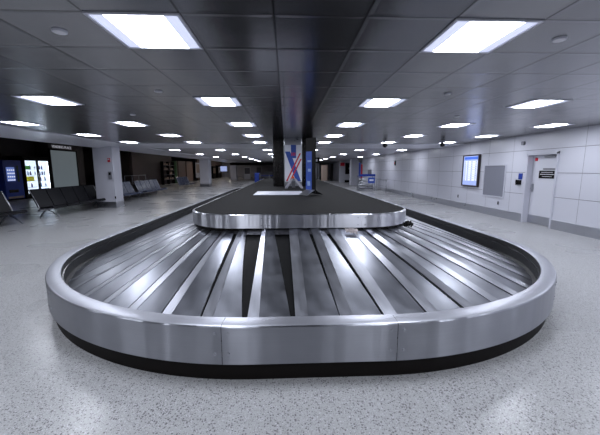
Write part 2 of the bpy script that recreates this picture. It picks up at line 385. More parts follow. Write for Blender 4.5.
# ceiling discs (speakers / detectors) in pan centres
dp = thing('ceiling_speaker', 'x', 'ceiling disc', (0, 0, ZC))
MB().cyl((0, 0, 0), (0, 0, -.012), .05, 28, .047, smooth=False).build('rim_ring', 'white_paint', dp)
MB().cyl((0, 0, -.012), (0, 0, -.014), .040, 24, smooth=False).build('grille_disc', 'white_mark', dp)
spots = [((-3, 0), 'pale round ceiling disc outward of the nearest light on the seating side'), ((5, 0), 'pale round ceiling disc outward of the nearest light on the white wall side'),
         ((-3, 3), 'small round ceiling disc between two rows on the seating side, nearer one'), ((5, 3), 'small round ceiling disc between two rows on the wall side, nearer one'),
         ((-5, 6), 'round ceiling disc beside the far lights of the seating side'), ((7, 6), 'round ceiling disc high beside the information screen')]
for k, ((i, j), lab) in enumerate(spots):
    o = dp if k == 0 else copy_tree(dp)
    o.location = (GX + TILE * (i + .5 - (0 if i > 0 else 0)) + (TILE if i < 0 else 0) * 0, GY + TILE * (j + .5), ZC)
    if i == -3: o.location.x = -1.62
    if i == 5: o.location.x = 2.10 + (.04 if j else 0)
    if i == -5: o.location.x = -2.78; 
    relabel(o, lab, 'round ceiling discs')
# hanging dome cameras
cp = thing('ceiling_camera', 'dark hanging ceiling camera before the transverse soffit, the one nearer the middle', 'camera', (3.45, 11.3, ZC))
MB().cyl((0, 0, 0), (0, 0, -.03), .07, 16).cyl((0, 0, -.03), (0, 0, -.12), .02, 10).build('mount', 'grey', cp)
b_ = bmesh.new(); bmesh.ops.create_uvsphere(b_, u_segments=16, v_segments=10, radius=.08); bmesh.ops.translate(b_, vec=(0, 0, -.17), verts=b_.verts)
MB().frombm(b_, True).build('dome', 'black_gloss', cp)
c2 = copy_tree(cp); c2.location = (5.35, 11.0, ZC); relabel(c2, 'dark hanging ceiling camera near the white wall, above the information screen')
for c_ in (cp, c2): c_['group'] = 'hanging ceiling cameras'

# ------------------------------------------------------------------ baggage carousel
CX, CY0, HW, RR, YEND = 0.24, 2.22, 3.39, 2.90, 21.6
FS = 2 * (HW - RR); SS = (YEND - RR) - (CY0 + RR)
SEG = [('line', (CX - HW + RR, CY0), (1, 0), (0, -1), FS), ('arc', (CX + HW - RR, CY0 + RR), -PI / 2), ('line', (CX + HW, CY0 + RR), (0, 1), (1, 0), SS), ('arc', (CX + HW - RR, YEND - RR), 0),
       ('line', (CX + HW - RR, YEND), (-1, 0), (0, 1), FS), ('arc', (CX - HW + RR, YEND - RR), PI / 2), ('line', (CX - HW, YEND - RR), (0, -1), (-1, 0), SS), ('arc', (CX - HW + RR, CY0 + RR), PI)]
def seglen(g): return g[4] if g[0] == 'line' else RR * PI / 2
def at(g, t, off):
    """point on the outline moved inwards by off, and outward normal"""
    if g[0] == 'line':
        p = (g[1][0] + g[2][0] * g[4] * t - g[3][0] * off, g[1][1] + g[2][1] * g[4] * t - g[3][1] * off); return p, g[3]
    a = g[2] + t * PI / 2; n = (math.cos(a), math.sin(a)); return (g[1][0] + n[0] * (RR - off), g[1][1] + n[1] * (RR - off)), n
TOT = sum(seglen(g) for g in SEG)
def at_s(s, off=0):
    s %= TOT
    for g in SEG:
        l = seglen(g)
        if s <= l + 1e-9: return at(g, s / l, off)
        s -= l
def pathpts(s0, s1, off=0, step=.09):
    n = max(1, int(math.ceil((s1 - s0) / step))); r = []
    for i in range(n + 1):
        s = s0 + (s1 - s0) * i / n; p, nn = at_s(s, off); r.append((p, nn, s))
    return r
car = thing('baggage_carousel', 'large stainless steel baggage carousel with sloping fanned plates around a black platform', 'baggage carousel', (0, 0, 0))
ALL = pathpts(0, TOT, 0, .08)
sweep(ALL, [(-.045, 0), (-.045, .15)]).build('kick_plate', 'kick', car)
sweep(ALL, [(0, .152), (-.11, .150)]).build('fence_underside', 'kick', car)
# seams of the outer panels
ARC = RR * PI / 2
seams = [FS + .10, FS + ARC * .52, FS + ARC, FS + ARC + 3, FS + ARC + 6, FS + ARC + 9, FS + ARC + 12, FS + ARC + SS, FS + 2 * ARC + SS, 2 * FS + 2 * ARC + SS, 2 * FS + 3 * ARC + SS,
         2 * FS + 3 * ARC + SS + 3, 2 * FS + 3 * ARC + SS + 6, 2 * FS + 3 * ARC + SS + 9, 2 * FS + 3 * ARC + SS + 12, 2 * FS + 3 * ARC + 2 * SS, 2 * FS + 3 * ARC + 2 * SS + ARC * .48, TOT - .24]
seams = sorted(seams) + [seams[0] + TOT]
for a, b in zip(seams[:-1], seams[1:]):
    sweep(pathpts(a + .002, b - .002, 0, .08), [(-.004, .150), (0, .153), (0, .445), (-.006, .455)]).build('fence_panel', 'steel_panel', car)
    sweep(pathpts(a + .001, b - .001, 0, .08), [(-.006, .455), (-.020, .462), (-.13, .466), (-.14, .458)]).build('fence_rim', 'steel_rim', car)
for s in seams[:-1]:
    p, n = at_s(s)
    if p[1] > 6: continue
    for ds in (-.05, .05):
        for z in (.24, .40):
            q, nn = at_s(s + ds)
            MB().cyl((q[0], q[1], z), (q[0] + nn[0] * .006, q[1] + nn[1] * .006, z), .011, 12).build('fence_bolt', 'steel', car)
# black rubber lining on the inside of the fence
sweep(ALL, [(-.14, .458), (-.145, .44), (-.15, .33), (-.155, .27), (-.21, .235)]).build('rubber_lining', 'rubber', car)
sweep(ALL, [(-.146, .40), (-.158, .397), (-.158, .385), (-.147, .38)]).build('lining_bead', 'black_gloss', car)
# the bed: black rubber belt, tapered steel plates and raised lap strips
WO, WI = .19, 1.84
ZO, ZI = .245, .868
def bedz(off): 
    t = (off - WO) / (WI - WO); return ZO + (ZI - ZO) * t + .018 * math.sin(PI * t)
offs = [WO + (WI - WO) * k / 8 for k in range(9)]
bed = sweep(ALL, [(-o, bedz(o) - .022) for o in offs]).build('rubber_belt', 'belt_rubber', car)
BSEG = [g[4] if g[0] == 'line' else (RR - WO) * PI / 2 for g in SEG]; BTOT = sum(BSEG)
def atb(s, off):
    s %= BTOT
    for g, l in zip(SEG, BSEG):
        if s <= l + 1e-9: return at(g, s / l, off)
        s -= l
    return at(SEG[0], 0, off)
def ribbon(gs, fa, fb, za, zb, pitch, skew):
    """one plate: between fractions fa(w), fb(w) of the unit, raised za at its first edge, zb at its second"""
    mb = MB(); nx = 3
    rows = []
    for k, o in enumerate(offs):
        w = k / 8; a, b = fa(w), fb(w); row = []
        for i in range(nx + 1):
            u = a + (b - a) * i / nx
            p0_, n = atb(gs + pitch * u, WO); p1_, n = atb(gs + pitch * u - skew, WI)
            p = (p0_[0] + (p1_[0] - p0_[0]) * w, p0_[1] + (p1_[1] - p0_[1]) * w)
            row.append(((p[0], p[1], bedz(o) + za + (zb - za) * i / nx), (w * 1.66, i * .1)))
        rows.append(row)
    for r0, r1 in zip(rows[:-1], rows[1:]):
        for i in range(nx):
            q = [r0[i], r0[i + 1], r1[i + 1], r1[i]]
            mb.face([x[0] for x in q], [x[1] for x in q], True)
    # turned-down edges so each plate has thickness
    for i, dz in ((0, 1), (nx, -1)):
        for r0, r1 in zip(rows[:-1], rows[1:]):
            a, b = r0[i][0], r1[i][0]
            q = [a, b, (b[0], b[1], b[2] - .014), (a[0], a[1], a[2] - .014)]
            mb.face(q if dz > 0 else q[::-1], [r0[i][1], r1[i][1], r1[i][1], r0[i][1]])
    return mb
NU = round(BTOT / .418); PITCH = BTOT / NU; S0 = -.10
def arcness(s):
    s %= BTOT; a = 0
    for g, l in zip(SEG, BSEG):
        if g[0] == 'arc' and a - .3 < s < a + l + .3: return max(0, min(1, (s - a + .3) / .8, (a + l + .3 - s) / .8))
        a += l
    return 0
units = [S0 + k * PITCH for k in range(NU)]
def dist(u):
    p, _ = atb(u + .2, 1.0); return math.hypot(p[0], p[1])
units.sort(key=dist)
rest_p, rest_s = MB(), MB()
def absorb(dst, src):
    b = len(dst.v); dst.v += src.v; dst.f += [tuple(i + b for i in f) for f in src.f]; dst.uv += src.uv; dst.smooth += src.smooth; dst.mi += src.mi
rnd = random.Random(11)
for i, u in enumerate(units):
    ac = arcness(u + .2)
    s_out = .26; s_in = .25 + .08 * ac
    gap_out = .03; gap_in = .45 - .33 * ac
    pp_, _ = atb(u + .2, 1.0)
    if pp_[1] < 4 and -.6 < pp_[0] < .95:
        gap_in = .46 if pp_[0] < .3 else .66
        if pp_[0] >= .3: s_in = .22
    elif pp_[1] < 4: gap_in = .12
    j = rnd.uniform(-.02, .02)
    tilt = rnd.uniform(-.003, .003)
    fs0 = lambda w: j; fs1 = lambda w: j + s_out + (s_in - s_out) * w
    fp0 = lambda w: j + s_out + (s_in - s_out) * w - .02; fp1 = lambda w: 1.0 + j - (gap_out + (gap_in - gap_out) * w)
    skew = .05 + .42 * ac
    st = ribbon(u, fs0, fs1, .002, .012 + tilt, PITCH, skew)
    pl = ribbon(u, fp0, fp1, .008 + tilt, -.004, PITCH, skew)
    if i < 98:
        pl.build('belt_plate', 'plate', car); st.build('lap_strip', 'strip', car)
    else: absorb(rest_p, pl); absorb(rest_s, st)
if rest_p.v:
    tag(rest_p.build('belt_plate', 'plate', car), kind='stuff'); tag(rest_s.build('lap_strip', 'strip', car), kind='stuff')
# upper apron between bed and platform, then the platform's steel skirt and black mat
sweep(ALL, [(-1.66, bedz(1.66) - .004), (-1.83, bedz(1.83) - .006)]).build('upper_apron', 'dull_steel', car)
PHW, PY0, PR, PYE = 1.55, 3.98, .75, 19.9
PF = 2 * (PHW - PR); PS = (PYE - PR) - (PY0 + PR); PX = .20; PARC = PR * PI / 2
PSEG = [('line', (PX - PHW + PR, PY0), (1, 0), (0, -1), PF), ('arc', (PX + PHW - PR, PY0 + PR), -PI / 2), ('line', (PX + PHW, PY0 + PR), (0, 1), (1, 0), PS), ('arc', (PX + PHW - PR, PYE - PR), 0),
        ('line', (PX + PHW - PR, PYE), (-1, 0), (0, 1), PF), ('arc', (PX - PHW + PR, PYE - PR), PI / 2), ('line', (PX - PHW, PYE - PR), (0, -1), (-1, 0), PS), ('arc', (PX - PHW + PR, PY0 + PR), PI)]
PL = [g[4] if g[0] == 'line' else PARC for g in PSEG]; PT = sum(PL)
def at_p(s, off=0):
    s %= PT
    for g, l in zip(PSEG, PL):
        if s <= l + 1e-9:
            t = s / l
            if g[0] == 'line': return (g[1][0] + g[2][0] * l * t - g[3][0] * off, g[1][1] + g[2][1] * l * t - g[3][1] * off), g[3]
            a = g[2] + t * PI / 2; n = (math.cos(a), math.sin(a)); return (g[1][0] + n[0] * (PR - off), g[1][1] + n[1] * (PR - off)), n
        s -= l
def platpts(s0, s1, off=0, step=.06):
    n = max(1, int(math.ceil((s1 - s0) / step))); r = []
    for i in range(n + 1):
        s = s0 + (s1 - s0) * i / n; p, nn = at_p(s, off); r.append((p, nn, s))
    return r
sk = [.33, 1.55, PF + PARC, PF + PARC + 5, PF + PARC + 10, PF + PARC + PS, 2 * PF + 3 * PARC + PS, 2 * PF + 3 * PARC + PS + 5, 2 * PF + 3 * PARC + PS + 10, PT - PARC]
sk.append(sk[0] + PT)
for a, b in zip(sk[:-1], sk[1:]):
    sweep(platpts(a + .001, b - .001), [(-.012, .860), (0, .863), (0, 1.028), (-.010, 1.035), (-.035, 1.035)]).build('platform_skirt', 'steel_skirt', car)
for s in (.33, 1.55):
    for ds in (-.045, .045):
        for z in (.90, .99):
            q, nn = at_p(s + ds); MB().cyl((q[0], q[1], z), (q[0] + nn[0] * .005, q[1] + nn[1] * .005, z), .008, 10).build('skirt_bolt', 'steel', car)
PALL = platpts(0, PT)
sweep(PALL, [(-.012, .862), (-.04, .866), (-.04, .76)]).build('skirt_underside', 'kick', car)
MB().face([(p[0], p[1], 1.037) for p, n, s_ in platpts(0, PT, .03)[:-1]]).build('platform_mat', 'mat_black', car)

# things on the carousel
o = thing('plastic_scrap', 'crumpled clear plastic scrap caught at the top of the sloping plates', 'scrap', (.80, 3.86, .83))
def crumple(name, sx, sy, sz, seed, m, parent):
    r = random.Random(seed); bm = bmesh.new(); bmesh.ops.create_grid(bm, x_segments=9, y_segments=7, size=.5)
    for v in bm.verts: v.co = Vector((v.co.x * sx + r.uniform(-.1, .1) * sx, v.co.y * sy + r.uniform(-.1, .1) * sy, (v.co.y * .38 * sy) + r.uniform(.0, 1) * sz))
    bmesh.ops.triangulate(bm, faces=bm.faces)
    mb = MB().frombm(bm)
    ob = mb.build(name, m, parent)
    md = ob.modifiers.new('thick', 'SOLIDIFY'); md.thickness = .002
    return ob
crumple('film_sheet', .14, .08, .035, 5, 'plastic_film', o)
crumple('film_fold', .06, .06, .04, 8, 'plastic_film', o)
o2 = tag(crumple('rubber_scrap', .12, .10, .05, 12, 'black', None), 'torn black rubber flap at the right corner of the platform', 'scrap'); o2.location = (1.60, 4.10, .86)

tag(MB().box(-.72, .38, 6.98, 8.08, 1.039, 1.051, .003).build('flat_board', 'sheet'), 'pale grey flat board lying on the black platform', 'board')

# poster stand (pull-up banner with splayed feet)
bx_, by_ = .21, 9.55
pt = thing('banner_stand', 'white banner with crossing blue and red bands standing before the dark column', 'banner stand', (bx_, by_, 1.055))
MB().box(-.25, .25, -.01, .01, .17, 1.24, .002).build('banner_panel', 'poster_white', pt)
def slantband(x0, z0, x1, z1, w, m, name, y=-.0125):
    MB().box(0, 1, -.0015, .0015, 0, 1).v
    d = Vector((x1 - x0, z1 - z0)).normalized(); h = w / 2
    def clip(pts): return pts
    p = [(x0 - h, z0), (x0 + h, z0), (x1 + h, z1), (x1 - h, z1)]
    mb = MB(); mb.face([(a, y, b) for a, b in p]); mb.face([(a, y + .002, b) for a, b in p][::-1])
    for i in range(4):
        a, b = p[i], p[(i + 1) % 4]; mb.face([(a[0], y, a[1]), (a[0], y + .002, a[1]), (b[0], y + .002, b[1]), (b[0], y, b[1])])
    mb.build(name, m, pt)
slantband(-.17, 1.05, .15, .19, .15, 'blue_print', 'blue_band', -.0125)
slantband(.20, 1.00, -.20, .19, .045, 'red', 'red_band', -.0150)
slantband(.225, .84, -.10, .19, .045, 'red', 'red_band', -.0150)
MB().box(-.07, .08, -.016, -.012, .86, 1.24).build('blue_block', 'blue_print', pt)
mr_ = MB()
for x in (-.045, 0, .045): mr_.box(x - .014, x + .014, -.018, -.016, .93, 1.02)
mr_.build('red_mark', 'red', pt)
MB().cyl((-.02, -.017, .29), (-.02, -.014, .29), .05, 20).build('orange_dot', 'orange', pt)
for s in (-1, 1):
    fb = MB()
    a_, b_2 = Vector((s * .03, -.02, .25)), Vector((s * .22, -.62, .01)); u_ = Vector((.035, 0, 0)); k_ = Vector((0, .012, .03))
    P_ = [a_ - u_, a_ + u_, b_2 + u_, b_2 - u_]
    Q_ = [p + k_ for p in P_]
    fb.face(P_[::-1]).face(Q_)
    for i in range(4): fb.face([P_[i], P_[(i + 1) % 4], Q_[(i + 1) % 4], Q_[i]])
    fb.build('foot', 'grey', pt)
MB().box(-.05, .05, -.015, .015, 0, .19, .004).build('banner_post', 'grey', pt)

s2 = thing('banner_stand', 'narrow dark framed banner with a blue print, seen almost edge-on', 'banner stand', (.52, 6.85, 1.045), math.radians(-58))
MB().box(-.16, .16, -.012, .012, .05, 1.20, .003).build('banner_frame', 'black', s2)
MB().box(-.155, .05, -.016, -.012, .07, .92).build('banner_print', 'blue_print', s2)
MB().box(-.10, .0, -.018, -.016, .2, .3).box(-.08, .02, -.018, -.016, .5, .56).box(-.1, .03, -.018, -.016, .7, .74).build('banner_figures', 'pack_blue', s2)
for s in (-1, 1):
    MB().box(-.15, .15, -.004, .004, 0, .24, .002, Matrix.Translation((0, s * .21, .012)) @ Matrix.Rotation(s * 1.08, 4, 'X')).build('foot', 'steel' if s < 0 else 'black_gloss', s2)

# clad column rising through the platform
col = thing('clad_column', 'dark glossy clad column with a grey middle rising through the platform', 'column', (.22, 10.9, 0)); col['kind'] = 'structure'
MB().box(-.29, .29, -.30, .5, 1.04, ZC, .01).build('column_core', 'steel', col)
for s in (-1, 1):
    cm = MB()
    for k in range(4): cm.box(s * (.30 + .088 * k), s * (.30 + .088 * k + .082), -.28 - .015 * (k % 2), .5, 1.04, ZC, .006)
    cm.build('side_cladding', 'clad_dark', col)

# ------------------------------------------------------------------ left bay: pillars
def pillar(y0, y1, x0, x1, n, detail=False):
    st = struct(f'pillar', MB().box(x0, x1, y0, y1, .22, 2.75, .01), 'white_paint')
    MB().box(x0 - .012, x1 + .012, y0 - .012, y1 + .012, 0, .25, .004).build('baseboard_steel', 'base_steel', st)
    return st
pillar(13.75, 14.40, -7.95, -7.17, 1); pillar(30.2, 31.2, -7.98, -7.15, 2); pillar(46.6, 47.6, -7.98, -7.15, 3); pillar(58, 59, -7.98, -7.15, 4)
fa = thing('fire_alarm', 'small red fire alarm high on the nearest white pillar', 'fire alarm', (-7.30, 13.74, 1.98))
MB().box(-.05, .05, -.04, 0, -.08, .08, .008).build('alarm_body', 'red', fa); MB().box(-.03, .03, -.055, -.04, .0, .05, .004).build('strobe', 'white_paint', fa)
ph = thing('intercom', 'grey intercom box on the nearest white pillar', 'intercom', (-7.30, 13.74, 1.35))
MB().box(-.07, .07, -.04, 0, -.16, .16, .01).build('intercom_body', 'grey', ph); MB().box(-.04, .04, -.055, -.04, .02, .12, .005).build('handset', 'black', ph)
so = tag(MB().box(-7.20, -7.15, 13.735, 13.75, .38, .48, .003).build('power_socket', 'black'), 'small dark socket low on the nearest white pillar', 'socket')

# ------------------------------------------------------------------ beam seating
def bench(n, vin, label, loc, pitch=.69, group=None):
    t = thing('beam_bench', label, 'bench', loc, 0, group)
    L = n * pitch
    MB().box(-.08, .0, -.12, L + .12, .26, .32, .008).build('beam', 'steel', t)
    for y in (.25, L - .25):
        MB().tube([(-.04, y, .28), (.13, y, .20), (.34, y, .02)], .022).tube([(-.04, y, .28), (-.18, y, .18), (-.30, y, .02)], .022).build('leg', 'steel', t)
    for k in range(n):
        y0 = k * pitch + .02; y1 = (k + 1) * pitch - .02
        # seat pad curving into the back
        sp_ = [(.34, .37), (.30, .41), (.05, .38), (-.12, .37)]
        mb = MB()
        for (xa, za), (xb, zb) in zip(sp_[:-1], sp_[1:]):
            mb.face([(xa, y0, za), (xa, y1, za), (xb, y1, zb), (xb, y0, zb)], smooth=True); mb.face([(xa, y0, za - .05), (xb, y0, zb - .05), (xb, y1, zb - .05), (xa, y1, za - .05)], smooth=True)
            for yy in (y0, y1): mb.face([(xa, yy, za), (xb, yy, zb), (xb, yy, zb - .05), (xa, yy, za - .05)])
        mb.face([(.34, y0, .37), (.34, y0, .32), (.34, y1, .32), (.34, y1, .37)])
        mb.build('seat', vin, t)
        bk = [(-.12, .37), (-.17, .52), (-.26, .72), (-.34, .94), (-.37, .96)]
        mb = MB()
        for (xa, za), (xb, zb) in zip(bk[:-1], bk[1:]):
            mb.face([(xa, y0, za), (xa, y1, za), (xb, y1, zb), (xb, y0, zb)], smooth=True); mb.face([(xa - .05, y0, za - .02), (xb - .05, y0, zb - .02), (xb - .05, y1, zb - .02), (xa - .05, y1, za - .02)], smooth=True)
            for yy in (y0, y1): mb.face([(xa, yy, za), (xb, yy, zb), (xb - .05, yy, zb - .02), (xa - .05, yy, za - .02)])
        mb.face([(-.37, y0, .96), (-.37, y1, .96), (-.42, y1, .94), (-.42, y0, .94)])
        mb.build('backrest', vin, t)
    for k in (0, n):
        y = k * pitch
        MB().tube([(.34, y, .34), (-.10, y, .33), (-.17, y, .52), (-.36, y, .95)], .014).build('side_frame', 'steel', t)
    return t
b1 = bench(5, 'vinyl', 'black five-seat bench in front of the lit drinks cooler and frosted panel', (-7.93, 10.70, 0))
MB().box(-.25, .25, 5 * .69 + .05, 5 * .69 + .55, .50, .53, .006).build('end_table', 'black', b1)
bench(4, 'vinyl', 'black bench at the edge of the picture, nearer than the five-seat bench', (-8.12, 7.15, 0))
bench(4, 'vinyl_sheen', 'blue-sheen bench partly hidden behind the nearest white pillar', (-8.15, 15.1, 0), .68, 'slate benches')
bench(5, 'vinyl_sheen', 'blue-sheen bench beyond the nearest white pillar, whole row of shiny backs', (-8.15, 18.35, 0), .62, 'slate benches')
bench(4, 'vinyl_sheen', 'small grey bench beside the second white pillar', (-8.6, 26.6, 0), .7, 'slate benches')
bs = thing('blue_bag', 'bright blue bag on the blue-sheen bench behind the nearest pillar', 'bag', (-9.2, 17.3, 0))
MB().box(-.22, .22, -.3, .3, .02, .40, .03).build('bag_body', 'blue', bs); MB().tube([(0, -.15, .40), (0, -.1, .5), (0, .1, .5), (0, .15, .40)], .012).build('bag_handle', 'blue', bs)
bs['label'] = 'bright blue bag standing behind the blue-sheen bench near the pillar'
# stand it on a low ledge
lg = tag(MB().box(-9.9, -8.95, 16.3, 22.6, 0, .72, .01).build('low_counter', 'dark_wall'), 'low dark counter behind the blue-sheen benches', 'counter')
bs.location.z = .72; bs.location.x = -9.4
ra = thing('metal_rail', 'thin metal rail above the low dark counter', 'rail', (-9.4, 20.4, .72))
MB().tube([(0, -1.2, .5), (0, 1.6, .5)], .014).build('top_bar', 'steel', ra)
for y in (-1.2, -.3, .6, 1.6): MB().cyl((0, y, 0), (0, y, .5), .012).build('post', 'steel', ra)

# ------------------------------------------------------------------ vending area on the left wall (x = XL)
vm = thing('vending_machine', 'dark blue vending machine with small lit product windows', 'vending machine', (XL + .8, 17.0, 0))
MB().box(-.79, 0, 0, 1.15, .08, 2.08, .015).build('cabinet', 'navy', vm)
MB().box(-.75, -.02, .03, 1.12, 0, .08).build('plinth', 'black', vm)
MB().box(0, .012, .16, .66, 1.0, 1.72, .004).build('product_window', 'vend_screen', vm)
for r_ in range(4):
    for c_ in range(4): MB().cyl((.012, .23 + .12 * c_, 1.06 + .17 * r_), (.03, .23 + .12 * c_, 1.06 + .17 * r_), .035, 10).build('product_pack', 'screen_white', vm)
MB().box(0, .012, .80, .92, .95, 1.80, .004).build('selection_panel', M_GREEN, vm)
MB().box(0, .03, .18, .75, .40, .56, .01).build('delivery_slot', 'black_gloss', vm)
MB().box(0, .012, .1, 1.05, .10, .2, .004).build('lower_strip', 'tan', vm)

cl = thing('drinks_cooler', 'black double glass-door drinks cooler, brightly lit inside', 'drinks cooler', (XL + .8, 18.3, 0))
W = 1.95
MB().box(-.79, -.02, 0, .06, .0, 2.33).box(-.79, -.02, W - .06, W, .0, 2.33).box(-.79, -.02, .06, W - .06, 2.12, 2.33).box(-.79, -.02, .06, W - .06, 0, .22).box(-.79, -.5, .06, W - .06, .22, 2.12).build('cabinet', 'black', cl)
MB().box(-.50, -.49, .07, W - .07, .23, 2.11).box(-.49, -.06, W - .08, W - .065, .23, 2.11).build('glowing_liner', 'cool_glow', cl)  # liner emits, standing in for the light inside the cooler
for k in range(2):
    y0 = .04 + k * (W / 2 - .02); y1 = y0 + W / 2 - .06
    dr = MB(); 
    for a in ((y0, y1, .20, .26), (y0, y1, 2.09, 2.15), (y0, y0 + .05, .26, 2.09), (y1 - .05, y1, .26, 2.09)): dr.box(-.02, .02, a[0], a[1], a[2], a[3], .004)
    dr = dr.build('door', 'black', cl); MB().cyl((.05, y1 - .03 if k == 0 else y0 + .03, .8), (.05, y1 - .03 if k == 0 else y0 + .03, 1.4), .012).build('handle', 'steel', dr)
for y_ in (.075, W / 2, W - .095): MB().cyl((-.05, y_, .3), (-.05, y_, 2.05), .012, 8).build('fill_tube', 'tube', cl)  # tubes added behind the doors to light the bottle fronts
for z in (.6, .95, 1.28, 1.6): MB().box(-.48, -.08, .07, W - .08, z - .008, z).build('shelf', 'steel', cl)
rr = random.Random(4)
cols_ = ['pack_blue', 'pack_dark', 'poster_white', 'pack_blue', 'screen']
bprot = {}
def bottle(m):
    if m in bprot: return bprot[m].copy()
    mb = MB().cyl((0, 0, 0), (0, 0, .15), .04, 10).cyl((0, 0, .15), (0, 0, .2), .04, 10, .016).cyl((0, 0, .2), (0, 0, .235), .017, 8)
    o = mb.build('drink_bottle', m); C.objects.unlink(o); bprot[m] = o; return o
SH = {0.22: 'bottom', .6: 'second lowest', .95: 'middle', 1.28: 'second highest', 1.6: 'top'}
for z in (.6, .95, 1.28, 1.6):
    for k in range(9):
        y = .18 + k * .175
        if rr.random() < .25: continue
        if 2 > k and z > 1.5: continue
        if k in (0, 1, 2, 3) and .9 < z < 1: continue
        o = bottle(cols_[rr.randrange(4)]); C.objects.link(o)
        o.location = (XL + .8 - .2, 18.45 + y, z + .001)
        side = 'behind the left glass door' if k < 4.5 else 'behind the right glass door'
        tag(o, f'drink bottle on the {SH[z]} shelf of the lit cooler, {side}', 'bottle', f'drink bottles on the {SH[z]} cooler shelf, {side}')
for (y, z, m, w, h, lab) in ((.26, 1.601, 'green', .3, .2, 'green carton on the top shelf of the lit cooler'), (.42, .951, 'yellow', .42, .26, 'yellow carton on the middle shelf of the lit cooler')):
    tag(MB().box(XL + .5, XL + .7, 18.47 + y - w / 2, 18.45 + y + w / 2, z, z + h, .01).build('drink_carton', m), lab, 'carton')

fp = thing('frosted_panel', 'tall pale frosted panel in a dark frame beside the drinks cooler', 'glass panel', (XV, 20.27, 0))
MB().box(.02, .05, .08, 2.46, .15, 2.76).build('glass_sheet', 'frost', fp)
g_ = MB()
for a in ((0, .08, 0, 2.84), (2.46, 2.54, 0, 2.84), (.08, 2.46, 2.76, 2.84), (.08, 2.46, 0, .15)): g_.box(0, .08, a[0], a[1], a[2], a[3], .006)
g_.build('panel_frame', 'black', fp)
def text_mesh(name, s, size, m, loc, rot, ext=.01):
    cu = bpy.data.curves.new(name, 'FONT'); cu.body = s; cu.size = size; cu.extrude = ext; cu.align_x = 'CENTER'; cu.align_y = 'CENTER'
    o = bpy.data.objects.new(name, cu); C.objects.link(o)
    dg = bpy.context.evaluated_depsgraph_get(); me = bpy.data.meshes.new_from_object(o.evaluated_get(dg))
    bpy.data.objects.remove(o); me.materials.clear(); me.materials.append(M[m])
    q = bpy.data.objects.new(name, me); C.objects.link(q); q.location = loc; q.rotation_euler = rot; return q
tag(text_mesh('wall_lettering', 'VENDING PLACE', .24, 'letter', (XV + .015, 21.5, 2.99), (PI / 2, 0, PI / 2)), 'small pale wall lettering above the frosted panel', 'sign')

# jamb wall closing the bay, then storefronts further along
struct('wall_left', MB().box(XL - 3, XL - 2.8, 20.5, YE, 0, 3.3), 'dark_wall')
ht = thing('handrail', 'grey sloping stair handrail beyond the dark wall end', 'handrail', (-14.0, 26, 0))
MB().box(-.1, .1, -1.4, 1.6, -.35, .35, 0, Matrix.Translation((0, 0, 1.9)) @ Matrix.Rotation(-.5, 4, 'X')).build('side_panel', 'grey', ht)
MB().tube([(0, -1.3, 2.98 - .05), (0, 1.5, 1.42)], .05).build('rail_bar', 'steel', ht)
struct('wall_left', MB().box(-13.2, -13.0, 28, 37.5, 0, 3.3), 'dark_wall')
sh = thing('shop_shelving', 'dark shop shelving of small pale goods beyond the blue-sheen benches', 'shelving', (-12.95, 34.0, 0))
for z in (.5, 1.0, 1.5, 2.0): MB().box(0, .3, 0, 3.2, z, z + .03).build('shelf', 'grey', sh)
for y in (0, 1.6, 3.2): MB().box(0, .3, y - .03, y + .03, 0, 2.4).build('upright', 'black', sh)
gd = MB()
for z in (.53, 1.03, 1.53, 2.03):
    for k in range(10):
        if rr.random() < .6: gd.box(.08, .22, .15 + .3 * k, .15 + .3 * k + rr.uniform(.08, .2), z, z + rr.uniform(.1, .3))
tag(gd.build('shelf_goods', 'tan', sh), kind='stuff')
tag(MB().box(-12.95, -12.6, 37.6, 38.0, 0, 2.5, .01).build('green_post', M_GREEN), 'narrow green post at the end of the dark shop front', 'post')
for k, y in enumerate((39.0, 42.2)):
    dd = thing('shutter_panel', ('brown full-height panel nearer the shop shelving', 'brown full-height panel nearer the pale poster')[k], 'panel', (-12.9, y, 0), 0, 'brown shop front panels')
    MB().box(-.1, .05, 0, 2.9, 0, 2.6, .02).build('panel_board', 'brown', dd); MB().box(.05, .08, .0, .12, 0, 2.6).build('panel_edge', 'black', dd)
pp = thing('wall_poster', 'tall white poster with a pink picture beside the second white pillar', 'poster', (-12.6, 45.6, 0))
MB().box(0, .06, 0, 2.2, .4, 2.5, .01).build('poster_board', 'white_paint', pp); MB().box(.06, .065, .2, 2.0, 1.1, 2.3).build('poster_picture', 'tan', pp)
struct('wall_left', MB().box(-13.2, -13.0, 48.2, YE, 0, 3.3), 'brown')
for k, (y, w, z) in enumerate(((49.5, 1.6, 2.2), (52.6, 1.5, 2.3), (55.8, 1.8, 2.1), (60, 2.2, 2.3))):
    t = thing('shop_unit', ('dark shop unit past the second pillar', 'dark shop unit with a pale sign past the second pillar', 'dark shop unit before the third pillar', 'dark shop unit near the far end')[k], 'shop unit', (-12.95, y, 0))
    MB().box(0, .5, 0, w, 0, z, .02).build('unit_body', 'black', t); MB().box(.5, .52, .1, w - .1, .9, z - .3).build('unit_front', ('tan', 'poster_white', 'tan', 'grey')[k], t)
ds = thing('display_screen', 'bright blue screen on a post by the third white pillar', 'screen', (-8.9, 46.6, 0))
MB().cyl((0, 0, 0), (0, 0, 1.3), .04).build('post', 'steel', ds); MB().box(-.5, .5, -.05, .05, 1.25, 2.05, .02).build('screen_case', 'black', ds); MB().box(-.46, .46, -.056, -.05, 1.29, 2.01).build('screen_face', 'screen', ds)
